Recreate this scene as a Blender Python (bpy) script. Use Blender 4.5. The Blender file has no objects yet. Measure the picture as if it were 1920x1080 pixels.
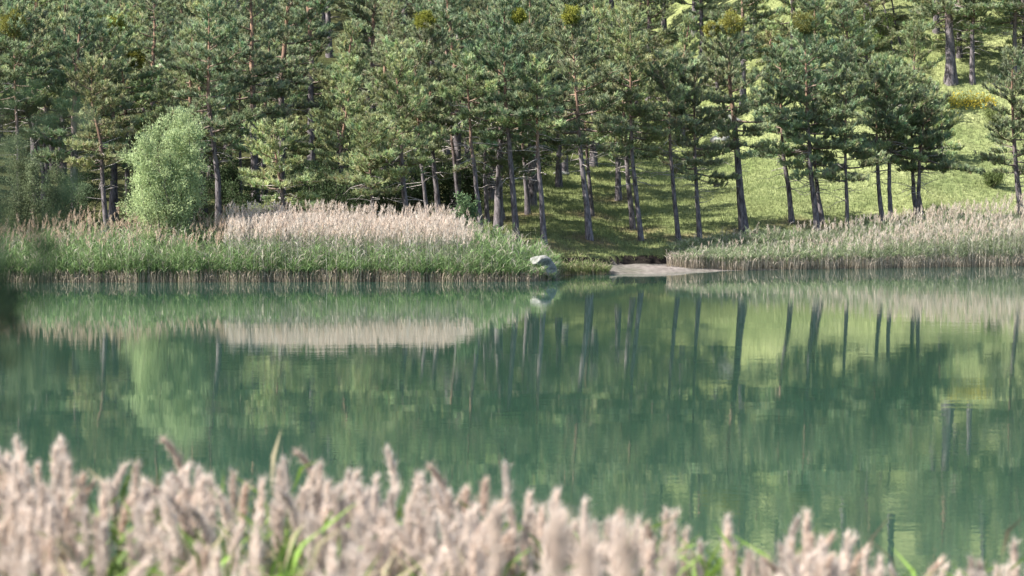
import bpy, math
import numpy as np
from mathutils import Vector

# ------------------------------------------------------------------ camera, world, sun, exposure
C = bpy.data.collections.new("scene"); bpy.context.scene.collection.children.link(C)
sc = bpy.context.scene
W_, H_, FPX = 1920.0, 1080.0, 4533.3
CAMZ = 4.5
PITCH = math.atan(218.0 / FPX)
cam = bpy.data.cameras.new("camera")
cam.lens = 85; cam.sensor_width = 36; cam.clip_end = 3000; cam.clip_start = 0.1
cam.dof.use_dof = True; cam.dof.focus_distance = 112; cam.dof.aperture_fstop = 2.4
cam.dof.aperture_blades = 0
co = bpy.data.objects.new("camera", cam); sc.collection.objects.link(co)
co.location = (0, 0, CAMZ); co.rotation_euler = (math.pi / 2 - PITCH, 0, 0)
sc.camera = co

SUN = Vector((-0.95, -0.30, 0.98)).normalized()
el = math.asin(SUN.z); az = math.atan2(SUN.x, SUN.y)
w = bpy.data.worlds.new("World"); sc.world = w; w.use_nodes = True
nt = w.node_tree; bg = nt.nodes["Background"]
sky = nt.nodes.new("ShaderNodeTexSky"); sky.sky_type = 'NISHITA'; sky.sun_disc = False
sky.sun_elevation = el; sky.sun_rotation = az; sky.air_density = 1.0; sky.dust_density = 1.5
nt.links.new(sky.outputs[0], bg.inputs[0]); bg.inputs[1].default_value = 0.11
sl = bpy.data.lights.new("sun", 'SUN'); sl.energy = 5.0; sl.angle = math.radians(0.5); sl.color = (1.0, 0.95, 0.87)
so = bpy.data.objects.new("sun", sl); sc.collection.objects.link(so)
so.rotation_euler = SUN.to_track_quat('Z', 'Y').to_euler()
sc.view_settings.view_transform = 'Standard'; sc.view_settings.look = 'None'
sc.view_settings.exposure = 1.55; sc.view_settings.gamma = 1
sc.view_settings.use_curve_mapping = False
cy = sc.cycles
cy.max_bounces = 6; cy.diffuse_bounces = 3; cy.glossy_bounces = 3; cy.transmission_bounces = 3
cy.caustics_reflective = False; cy.caustics_refractive = False
cy.use_adaptive_sampling = True

R0 = np.random.default_rng(7)

# ------------------------------------------------------------------ helpers
def ray(px, py):
    dx = px - 960.0; dz = 540.0 - py
    cp, sp = math.cos(PITCH), math.sin(PITCH)
    return np.array([dx, FPX * cp + dz * sp, -FPX * sp + dz * cp])
def P(px, py, Y):
    d = ray(px, py); return np.array([0, 0, CAMZ]) + d * (Y / d[1])
def proj(p):
    p = np.asarray(p, float) - np.array([0, 0, CAMZ])
    cp, sp = math.cos(PITCH), math.sin(PITCH)
    f = p[..., 1] * cp - p[..., 2] * sp; u = p[..., 1] * sp + p[..., 2] * cp
    return 960 + FPX * p[..., 0] / f, 540 - FPX * u / f

def link(o, parent=None):
    C.objects.link(o)
    if parent is not None: o.parent = parent
    return o
def mk(name, V, F, mat, parent=None, col=None, smooth=False, loc=None):
    V = np.ascontiguousarray(V, dtype=np.float32); F = np.ascontiguousarray(F, dtype=np.int32)
    me = bpy.data.meshes.new(name); k = F.shape[1]
    me.vertices.add(len(V)); me.vertices.foreach_set("co", V.ravel())
    me.loops.add(F.size); me.loops.foreach_set("vertex_index", F.ravel())
    me.polygons.add(len(F)); me.polygons.foreach_set("loop_start", np.arange(0, F.size, k, dtype=np.int32))
    if smooth: me.polygons.foreach_set("use_smooth", np.ones(len(F), dtype=bool))
    if col is not None:
        a = me.color_attributes.new("Col", 'FLOAT_COLOR', 'POINT')
        c4 = np.ones((len(V), 4), dtype=np.float32); c4[:, :3] = col
        a.data.foreach_set("color", c4.ravel())
    me.update(calc_edges=True); me.materials.append(mat)
    o = bpy.data.objects.new(name, me); link(o, parent)
    if loc is not None: o.location = loc
    return o
def tag(o, label=None, cat=None, group=None, kind=None):
    if label: o["label"] = label
    if cat: o["category"] = cat
    if group: o["group"] = group
    if kind: o["kind"] = kind
    return o
def empty(name, loc, rz=0):
    o = bpy.data.objects.new(name, None); o.empty_display_size = 0.3; link(o)
    o.location = loc; o.rotation_euler = (0, 0, rz); return o
class Acc:
    def __init__(s): s.V = []; s.F = []; s.C = []; s.n = 0
    def add(s, V, F, c):
        V = np.asarray(V, float); s.V.append(V); s.F.append(np.asarray(F) + s.n); s.n += len(V)
        c = np.asarray(c, float)
        s.C.append(np.broadcast_to(c, (len(V), 3)) if c.ndim == 1 else c)
    def out(s): return np.concatenate(s.V), np.concatenate(s.F), np.concatenate(s.C)
def unit(v): return v / np.maximum(np.linalg.norm(v, axis=-1, keepdims=True), 1e-9)
def tube(pts, rad, sides=7, rough=0.0, rng=None):
    pts = np.asarray(pts, float); n = len(pts); rad = np.asarray(rad, float)
    t = unit(np.gradient(pts, axis=0))
    ref = np.array([0, 0, 1.0]) if abs(t[0][2]) < 0.8 else np.array([1.0, 0, 0])
    a = unit(np.cross(t, ref)); b = np.cross(t, a)
    th = np.linspace(0, 2 * math.pi, sides, endpoint=False)
    rr = rad[:, None] * np.ones(sides)
    if rough and rng is not None: rr = rr * (1 + rough * rng.normal(size=(n, sides)))
    V = pts[:, None] + rr[..., None] * (np.cos(th)[None, :, None] * a[:, None] + np.sin(th)[None, :, None] * b[:, None])
    V = V.reshape(-1, 3)
    i = np.arange(n - 1)[:, None] * sides; j = np.arange(sides)[None]; j2 = (j + 1) % sides
    A = i + j; B = i + j2; Cc = A + sides; D = B + sides
    F = np.concatenate([np.stack([A, B, D], -1).reshape(-1, 3), np.stack([A, D, Cc], -1).reshape(-1, 3)])
    return V, F
def blades(base, dirs, length, width, rng, bend=0.0):
    """narrow triangles from base along dirs, random roll"""
    n = len(base); r = rng.normal(size=(n, 3)); s = unit(np.cross(dirs, r)) * (np.asarray(width).reshape(-1, 1) * 0.5)
    L = np.asarray(length).reshape(-1, 1)
    V = np.empty((n, 3, 3)); V[:, 0] = base - s; V[:, 1] = base + s; V[:, 2] = base + dirs * L
    if bend: V[:, 2, 2] -= bend * L[:, 0]
    return V.reshape(-1, 3), np.arange(3 * n).reshape(-1, 3)
def leafquads(base, dirs, length, width, rng):
    n = len(base); r = rng.normal(size=(n, 3)); s = unit(np.cross(dirs, r)) * (np.asarray(width).reshape(-1, 1) * 0.5)
    L = np.asarray(length).reshape(-1, 1)
    V = np.empty((n, 4, 3)); m = base + dirs * L * 0.45
    V[:, 0] = base; V[:, 1] = m + s; V[:, 2] = base + dirs * L; V[:, 3] = m - s
    i = np.arange(n)[:, None] * 4
    return V.reshape(-1, 3), np.concatenate([i + [0, 1, 2], i + [0, 2, 3]])
_ns = np.random.default_rng(3)
_K = [( _ns.normal(size=2), _ns.uniform(0, 6.28)) for _ in range(10)]
def wob(x, y, s):
    v = 0
    for k, ph in _K: v = v + np.sin((k[0] * x + k[1] * y) / s + ph)
    return v / 4.5

# ------------------------------------------------------------------ materials
def newmat(name):
    m = bpy.data.materials.new(name); m.use_nodes = True
    return m, m.node_tree, m.node_tree.nodes["Principled BSDF"]
def leafmat(name, tint=(1, 1, 1), trans=0.35, rough=0.55, spec=0.3, hue=0.0):
    m, t, b = newmat(name); N = t.nodes; L = t.links
    a = N.new("ShaderNodeAttribute"); a.attribute_name = "Col"
    mx = N.new("ShaderNodeMix"); mx.data_type = 'RGBA'; mx.blend_type = 'MULTIPLY'; mx.inputs[0].default_value = 1
    L.new(a.outputs["Color"], mx.inputs[6]); mx.inputs[7].default_value = (*tint, 1)
    out = mx.outputs[2]
    if hue:
        oi = N.new("ShaderNodeObjectInfo"); hs = N.new("ShaderNodeHueSaturation")
        mr = N.new("ShaderNodeMapRange"); mr.inputs[3].default_value = 0.5 - hue; mr.inputs[4].default_value = 0.5 + hue
        mv = N.new("ShaderNodeMapRange"); mv.inputs[3].default_value = 0.8; mv.inputs[4].default_value = 1.2
        ml = N.new("ShaderNodeMath"); ml.operation = 'MULTIPLY'; ml.inputs[1].default_value = 7.3
        fr = N.new("ShaderNodeMath"); fr.operation = 'FRACT'
        L.new(oi.outputs["Random"], ml.inputs[0]); L.new(ml.outputs[0], fr.inputs[0])
        L.new(oi.outputs["Random"], mr.inputs[0]); L.new(fr.outputs[0], mv.inputs[0])
        L.new(mr.outputs[0], hs.inputs["Hue"]); L.new(mv.outputs[0], hs.inputs["Value"]); L.new(out, hs.inputs["Color"])
        out = hs.outputs[0]
    L.new(out, b.inputs["Base Color"]); b.inputs["Roughness"].default_value = rough
    b.inputs["Specular IOR Level"].default_value = spec
    tr = N.new("ShaderNodeBsdfTranslucent"); L.new(out, tr.inputs["Color"])
    ms = N.new("ShaderNodeMixShader"); ms.inputs[0].default_value = trans
    L.new(b.outputs[0], ms.inputs[1]); L.new(tr.outputs[0], ms.inputs[2])
    L.new(ms.outputs[0], N["Material Output"].inputs["Surface"])
    return m
def barkmat(name, scale=9, bump=0.5):
    m, t, b = newmat(name); N = t.nodes; L = t.links
    a = N.new("ShaderNodeAttribute"); a.attribute_name = "Col"
    tc = N.new("ShaderNodeTexCoord"); mp = N.new("ShaderNodeMapping"); mp.inputs["Scale"].default_value = (1, 1, 0.3)
    L.new(tc.outputs["Object"], mp.inputs[0])
    n = N.new("ShaderNodeTexNoise"); n.inputs["Scale"].default_value = scale; n.inputs["Detail"].default_value = 5
    n.inputs["Roughness"].default_value = 0.7
    L.new(mp.outputs[0], n.inputs[0])
    r = N.new("ShaderNodeValToRGB"); r.color_ramp.elements[0].position = 0.36; r.color_ramp.elements[1].position = 0.66
    r.color_ramp.elements[0].color = (0.3, 0.28, 0.28, 1); r.color_ramp.elements[1].color = (1.5, 1.5, 1.5, 1)
    L.new(n.outputs[0], r.inputs[0])
    mx = N.new("ShaderNodeMix"); mx.data_type = 'RGBA'; mx.blend_type = 'MULTIPLY'; mx.inputs[0].default_value = 1
    L.new(a.outputs["Color"], mx.inputs[6]); L.new(r.outputs[0], mx.inputs[7]); L.new(mx.outputs[2], b.inputs["Base Color"])
    bp = N.new("ShaderNodeBump"); bp.inputs["Strength"].default_value = bump; bp.inputs["Distance"].default_value = 0.06
    L.new(n.outputs[0], bp.inputs["Height"]); L.new(bp.outputs[0], b.inputs["Normal"])
    b.inputs["Roughness"].default_value = 0.9; b.inputs["Specular IOR Level"].default_value = 0.15
    return m
M_needle = leafmat("pine_needles", trans=0.32, hue=0.025)
M_leaf = leafmat("broad_leaves", trans=0.4, rough=0.65, spec=0.2)
M_reed = leafmat("reed_blades", trans=0.38, rough=0.6, spec=0.2)
M_plume = leafmat("reed_plumes", trans=0.45, rough=0.9, spec=0.05)
M_grass = leafmat("grass_blades", trans=0.4, rough=0.6, spec=0.2)
M_bark = barkmat("pine_bark")
M_twig = barkmat("twig_bark", 20, 0.2)

def ground_material():
    m, t, b = newmat("ground"); N = t.nodes; L = t.links
    a = N.new("ShaderNodeAttribute"); a.attribute_name = "Col"
    g = N.new("ShaderNodeNewGeometry")
    def noise(s, d=4):
        n = N.new("ShaderNodeTexNoise"); n.inputs["Scale"].default_value = s; n.inputs["Detail"].default_value = d
        L.new(g.outputs["Position"], n.inputs[0]); return n
    n1 = noise(0.35); n2 = noise(3.5, 6); n3 = noise(14, 3)
    r = N.new("ShaderNodeValToRGB"); r.color_ramp.elements[0].position = 0.3; r.color_ramp.elements[1].position = 0.7
    r.color_ramp.elements[0].color = (0.62, 0.66, 0.55, 1); r.color_ramp.elements[1].color = (1.35, 1.25, 1.3, 1)
    L.new(n1.outputs[0], r.inputs[0])
    r2 = N.new("ShaderNodeValToRGB"); r2.color_ramp.elements[0].position = 0.3; r2.color_ramp.elements[1].position = 0.72
    r2.color_ramp.elements[0].color = (0.55, 0.55, 0.55, 1); r2.color_ramp.elements[1].color = (1.4, 1.4, 1.4, 1)
    L.new(n2.outputs[0], r2.inputs[0])
    m1 = N.new("ShaderNodeMix"); m1.data_type = 'RGBA'; m1.blend_type = 'MULTIPLY'; m1.inputs[0].default_value = 1
    m2 = N.new("ShaderNodeMix"); m2.data_type = 'RGBA'; m2.blend_type = 'MULTIPLY'; m2.inputs[0].default_value = 1
    L.new(a.outputs["Color"], m1.inputs[6]); L.new(r.outputs[0], m1.inputs[7])
    L.new(m1.outputs[2], m2.inputs[6]); L.new(r2.outputs[0], m2.inputs[7]); L.new(m2.outputs[2], b.inputs["Base Color"])
    bp = N.new("ShaderNodeBump"); bp.inputs["Strength"].default_value = 0.6; bp.inputs["Distance"].default_value = 0.08
    ad = N.new("ShaderNodeMath"); L.new(n2.outputs[0], ad.inputs[0]); L.new(n3.outputs[0], ad.inputs[1])
    L.new(ad.outputs[0], bp.inputs["Height"]); L.new(bp.outputs[0], b.inputs["Normal"])
    b.inputs["Roughness"].default_value = 0.95; b.inputs["Specular IOR Level"].default_value = 0.1
    return m
def water_material():
    m, t, b = newmat("water"); N = t.nodes; L = t.links
    g = N.new("ShaderNodeNewGeometry")
    b.inputs["Base Color"].default_value = (0.022, 0.055, 0.037, 1)
    b.inputs["IOR"].default_value = 1.6; b.inputs["Roughness"].default_value = 0.02
    def noise(s, sx, sy, d=2):
        mp = N.new("ShaderNodeMapping"); mp.inputs["Scale"].default_value = (sx, sy, 1)
        L.new(g.outputs["Position"], mp.inputs[0])
        n = N.new("ShaderNodeTexNoise"); n.inputs["Scale"].default_value = s; n.inputs["Detail"].default_value = d
        L.new(mp.outputs[0], n.inputs[0]); return n
    n1 = noise(3.0, 0.9, 1.4, 3); n2 = noise(0.5, 0.35, 1.0, 2)
    # patches of slightly more ruffled water
    n3 = noise(0.09, 0.25, 1.3, 3)
    mr = N.new("ShaderNodeMapRange"); mr.inputs[1].default_value = 0.42; mr.inputs[2].default_value = 0.68
    mr.inputs[3].default_value = 0.35; mr.inputs[4].default_value = 1.3; L.new(n3.outputs[0], mr.inputs[0])
    mu = N.new("ShaderNodeMath"); mu.operation = 'MULTIPLY'; L.new(n1.outputs[0], mu.inputs[0]); L.new(mr.outputs[0], mu.inputs[1])
    b1 = N.new("ShaderNodeBump"); b1.inputs["Strength"].default_value = 1; b1.inputs["Distance"].default_value = 0.0014
    L.new(mu.outputs[0], b1.inputs["Height"])
    b2 = N.new("ShaderNodeBump"); b2.inputs["Strength"].default_value = 1; b2.inputs["Distance"].default_value = 0.0026
    L.new(n2.outputs[0], b2.inputs["Height"]); L.new(b1.outputs[0], b2.inputs["Normal"])
    L.new(b2.outputs[0], b.inputs["Normal"])
    return m

# ------------------------------------------------------------------ terrain
def shore(x):
    return np.interp(x, [-300, -60, -10, 1.2, 2.4, 4.4, 5.2, 7.5, 10, 23, 60, 300],
                        [110, 98, 99.2, 100.5, 105.2, 105.6, 106.6, 107.5, 110, 115.5, 124, 150])
def bankY(x): # where the low turf step stands
    return np.interp(x, [-300, 1, 3, 5, 9, 12, 300], [3, 3.5, 3.3, 3.9, 3.3, 2.5, 2.5]) + shore(x) + 0.25 * wob(x, x * 0, 1.2)
def sp(v, k): return k * np.log1p(np.exp(np.clip(v / k, -40, 40)))
def gz(x, y):
    x = np.asarray(x, float); y = np.asarray(y, float)
    s = y - shore(x); bk = bankY(x); t = y - bk
    beach = np.clip(s, 0, 100) / np.maximum(bk - shore(x), 0.5) * 0.32
    z = np.where(s < 0, np.maximum(0.16 * s, -3.0), np.minimum(beach, 0.32))
    step = np.clip((t) / 0.25, 0, 1); z = z + 0.3 * step * step * (3 - 2 * step)
    a = np.interp(x, [-60, -5, 10, 22, 60], [0.12, 0.10, 0.098, 0.17, 0.2])
    yb = np.interp(x, [-60, -5, 8, 20, 60], [136, 142, 148, 134, 130])
    b = np.interp(x, [-60, 0, 20, 60], [0.34, 0.34, 0.43, 0.43])
    sb = np.interp(x, [-60, -10, -4, 12, 23, 60], [101, 102.2, 104.2, 112, 118, 126.5]); t2 = np.maximum(y - np.maximum(sb, bk), 0)
    z = z + a * t2 + (b - a) * (sp(y - yb, 2.5)) - (b - 0.12) * sp(y - 235, 8)
    z = z + np.clip(t / 6, 0, 1) * 0.2 * wob(x, y, 3.4) + np.clip(t / 20, 0, 1) * 0.35 * wob(x + 40, y, 13.0)
    z = z + np.where((s > 0) & (t < 0), 0.03 * wob(x, y, 0.8), 0)
    # near bank
    nb = np.interp(y, [-50, 0, 5, 9, 13, 15, 20], [4.0, 2.9, 1.5, 0.45, 0.12, -0.1, -1.0]) + 0.04 * wob(x, y, 0.9)
    return np.where(y < 50, np.maximum(nb, -3.0), z)
def ground_at(px, py, y0=100, y1=200):
    for Y in np.arange(y0, y1, 0.1):
        p = P(px, py, Y)
        if gz(p[0], Y) >= p[2]: return p
    return P(px, py, y1)
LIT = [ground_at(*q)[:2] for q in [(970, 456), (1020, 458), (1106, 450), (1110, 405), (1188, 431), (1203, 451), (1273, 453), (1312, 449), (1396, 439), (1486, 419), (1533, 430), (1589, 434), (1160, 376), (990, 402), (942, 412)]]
xs = np.unique(np.concatenate([np.linspace(-400, -40, 30), np.linspace(-40, 40, 260), np.linspace(40, 400, 30)]))
ys = np.unique(np.concatenate([np.linspace(-60, 0, 12), np.linspace(0, 20, 50), np.linspace(20, 95, 20), np.linspace(95, 125, 180),
                               np.linspace(125, 170, 90), np.linspace(170, 260, 40), np.linspace(260, 700, 16)]))
X, Y = np.meshgrid(xs, ys); Z = gz(X, Y)
V = np.stack([X, Y, Z], -1).reshape(-1, 3); nx = len(xs)
i = (np.arange(len(ys) - 1)[:, None] * nx + np.arange(nx - 1)[None]).ravel()
F = np.stack([i, i + 1, i + nx + 1, i + nx], -1)
x, y, z = V.T; s = y - shore(x); t = y - bankY(x)
col = np.tile(np.array([0.14, 0.17, 0.065]), (len(V), 1))
mead = np.clip((x - 8) / 10, 0, 1)[:, None] * np.clip((y - 116) / 8, 0, 1)[:, None]
col = col * (1 - mead) + np.array([0.18, 0.21, 0.09]) * mead
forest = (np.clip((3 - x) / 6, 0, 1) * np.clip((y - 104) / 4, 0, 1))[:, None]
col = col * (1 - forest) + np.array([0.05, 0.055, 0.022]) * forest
thin = (np.clip(1 - np.abs(t - 1.6) / 2.2, 0, 1) * np.clip(0.5 + 0.7 * wob(x, y, 1.5), 0, 1))[:, None] * 0.8
col = col * (1 - thin) + np.array([0.17, 0.14, 0.085]) * thin
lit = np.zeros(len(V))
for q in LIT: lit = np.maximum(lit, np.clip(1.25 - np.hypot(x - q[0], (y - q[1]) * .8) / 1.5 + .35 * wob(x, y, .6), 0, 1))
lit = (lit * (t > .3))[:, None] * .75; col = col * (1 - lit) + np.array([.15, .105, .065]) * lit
soil = ((t > -0.25) & (t < 0.3))[:, None]; col = np.where(soil, [0.016, 0.013, 0.011], col)
sand = ((s > -0.6) & (t <= -0.25))[:, None]; col = np.where(sand, [0.145, 0.135, 0.12], col)
col = np.where((s <= -0.6)[:, None], [0.12, 0.11, 0.08], col)
col = np.where((y < 50)[:, None], [0.05, 0.05, 0.02], col)
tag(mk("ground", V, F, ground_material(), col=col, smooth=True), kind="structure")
wv = np.array([[-400, -5, 0], [400, -5, 0], [400, 160, 0], [-400, 160, 0]], float)
tag(mk("water", wv, np.array([[0, 1, 2, 3]]), water_material()), kind="structure")

# ------------------------------------------------------------------ pines
GREEN_A = np.array([0.225, 0.27, 0.165]); GREEN_L = np.array([0.285, 0.325, 0.175]); GREEN_D = np.array([0.175, 0.215, 0.128])
def pine_parts(rng, tp, r0, hb, R, green, dens=1.0, top_r=0.6, dead=8, twist=0.25, lowpad=0.0, needle=0.2):
    """tp: trunk polyline, local, base..tip; hb: height of lowest live branch"""
    H = tp[-1][2]
    zz = np.linspace(0, 1, 16) ** 0.9 * (H - 0.15)
    cx = np.interp(zz, tp[:, 2], tp[:, 0]); cyy = np.interp(zz, tp[:, 2], tp[:, 1])
    k = np.linspace(0, 1, 16)
    cx = cx + 0.03 * rng.normal(size=16).cumsum() * (k * (1 - k)) * 2; cyy = cyy + 0.04 * rng.normal(size=16).cumsum() * k
    pts = np.stack([cx, cyy, zz - 0.0], -1); pts[0, 2] = -0.25
    rad = r0 * (1 - 0.86 * (zz / H) ** 1.0); rad[0] *= 1.3; rad[1] *= 1.05
    tv, tf = tube(pts, rad, 10, 0.05, rng)
    hf = tv[:, 2] / H
    k = np.clip((hf - 0.38) * 4, 0, 1)[:, None]
    tc = np.array([0.135, 0.12, 0.125]) * (1 - k) + np.array([0.235, 0.15, 0.105]) * k
    trunk = (tv, tf, tc * rng.uniform(0.8, 1.15))
    br = Acc(); TB = []; TD = []; TS = []
    def on(h): return np.array([np.interp(h, pts[:, 2], pts[:, 0]), np.interp(h, pts[:, 2], pts[:, 1]), h])
    nb = int((H - hb) * 5.6 * dens ** 0.5) + 8; a0 = rng.uniform(0, 6.28)
    for ib in range(nb):
        u = (ib + rng.uniform(-0.4, 0.4)) / nb; u = min(max(u, 0), 0.985)
        h = hb + (H - hb) * u
        prof = min(1.0, 0.7 + 1.4 * u) * (1 - u) ** 0.5
        prof = max(prof, 0.16 * top_r)
        L = R * prof * (rng.uniform(0.45, 1.3) if H > 6 else rng.uniform(.65, 1.15)) + 0.12
        a = a0 + ib * 2.39996 + rng.normal() * 0.3
        if u < .8 and math.sin(a + u * 9 + a0 * 3) > .78: L *= .5
        e = math.radians(-12 + 62 * u ** 1.2 + rng.normal() * 9)
        d = np.array([math.cos(a) * math.cos(e), math.sin(a) * math.cos(e), math.sin(e)])
        side = unit(np.cross(d, [0, 0, 1.0])); s0 = on(h)
        tt = np.linspace(0, 1, 6)[:, None]
        wv = rng.normal() * 0.14 * L
        bp = s0 + d * L * tt + side * wv * np.sin(tt * 2.6) + np.array([0, 0, 1.0]) * L * (0.20 * tt ** 2 - 0.10 * tt)
        rb = max(0.010, min(0.055, 0.022 * L))
        v, f = tube(bp, rb * (1 - 0.8 * tt[:, 0]), 4)
        kc = min(1, max(0, (h / H - 0.35) * 3)); bc = np.array([0.14, 0.115, 0.10]) * (1 - kc) + np.array([0.23, 0.17, 0.13]) * kc
        br.add(v, f, bc)
        ns = max(4, int(L * 7.0 * dens)); g0 = 0.12 if u > 0.25 else 0.28
        for js in range(ns):
            q = g0 + (1 - g0) * (js + rng.uniform()) / ns
            c = np.array([np.interp(q, tt[:, 0], bp[:, m]) for m in range(3)])
            sg = 1 if js % 2 else -1
            ang = math.radians(rng.uniform(25, 70)) * sg
            sd = unit(d * math.cos(ang) + side * math.sin(ang) + np.array([0, 0, rng.uniform(-0.05, 0.5)]))
            sl_ = (0.22 + 0.30 * L * (1 - 0.6 * q)) * rng.uniform(0.6, 1.15)
            if sl_ > 0.35:
                v, f = tube(np.array([c, c + sd * sl_ * 0.5 + [0, 0, .02], c + sd * sl_]), [rb * .35, rb * .25, .004], 3); br.add(v, f, bc * 0.9)
            nt_ = max(3, int(sl_ * 9))
            w_ = rng.uniform(0.15, 1.0, nt_)[:, None]
            tpz = c + sd * sl_ * w_ + rng.normal(size=(nt_, 3)) * [0.055, 0.055, 0.035]
            TB.append(tpz)
            TD.append(unit(sd * 0.7 + np.array([0, 0, 0.75]) + rng.normal(size=(nt_, 3)) * 0.28))
            TS.append(np.full(nt_, rng.uniform(0.75, 1.25)))
    for _ in range(dead):
        h = rng.uniform(min(hb * 0.55, hb - 0.4), hb + 0.25 * (H - hb)); a = rng.uniform(0, 6.28); L = rng.uniform(0.4, 1.6)
        d = unit(np.array([math.cos(a), math.sin(a), rng.uniform(-0.35, 0.35)])); s0 = on(h)
        bp = np.array([s0, s0 + d * L * .4 + [0, 0, .03], s0 + d * L * .75 + rng.normal(size=3) * .08, s0 + d * L + rng.normal(size=3) * .14])
        v, f = tube(bp, [.022, .016, .011, .004], 4); br.add(v, f, [0.33, 0.30, 0.28])
    TB = np.concatenate(TB); TD = np.concatenate(TD); TS = np.concatenate(TS)
    K = 15
    n = len(TB)
    base = np.repeat(TB, K, 0); ax = np.repeat(TD, K, 0)
    dirs = unit(ax * 1.0 + rng.normal(size=(n * K, 3)) * 0.42)
    base = base + ax * rng.uniform(-0.10, 0.10, (n * K, 1))
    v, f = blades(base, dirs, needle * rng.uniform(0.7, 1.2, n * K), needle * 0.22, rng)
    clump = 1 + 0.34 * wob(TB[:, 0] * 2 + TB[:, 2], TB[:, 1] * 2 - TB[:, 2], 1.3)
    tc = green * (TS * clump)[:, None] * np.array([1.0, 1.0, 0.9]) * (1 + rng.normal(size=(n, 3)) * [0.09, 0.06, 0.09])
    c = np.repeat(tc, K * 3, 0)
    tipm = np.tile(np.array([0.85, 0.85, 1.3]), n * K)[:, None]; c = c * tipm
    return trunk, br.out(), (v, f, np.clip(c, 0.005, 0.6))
def build_pine(root, parts, name_crown="crown"):
    (tv, tf, tc), (bv, bf, bc), (cv, cf, cc) = parts
    mk("trunk", tv, tf, M_bark, root, tc, True)
    mk("branches", bv, bf, M_twig, root, bc, True)
    mk(name_crown, cv, cf, M_needle, root, cc)

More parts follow.
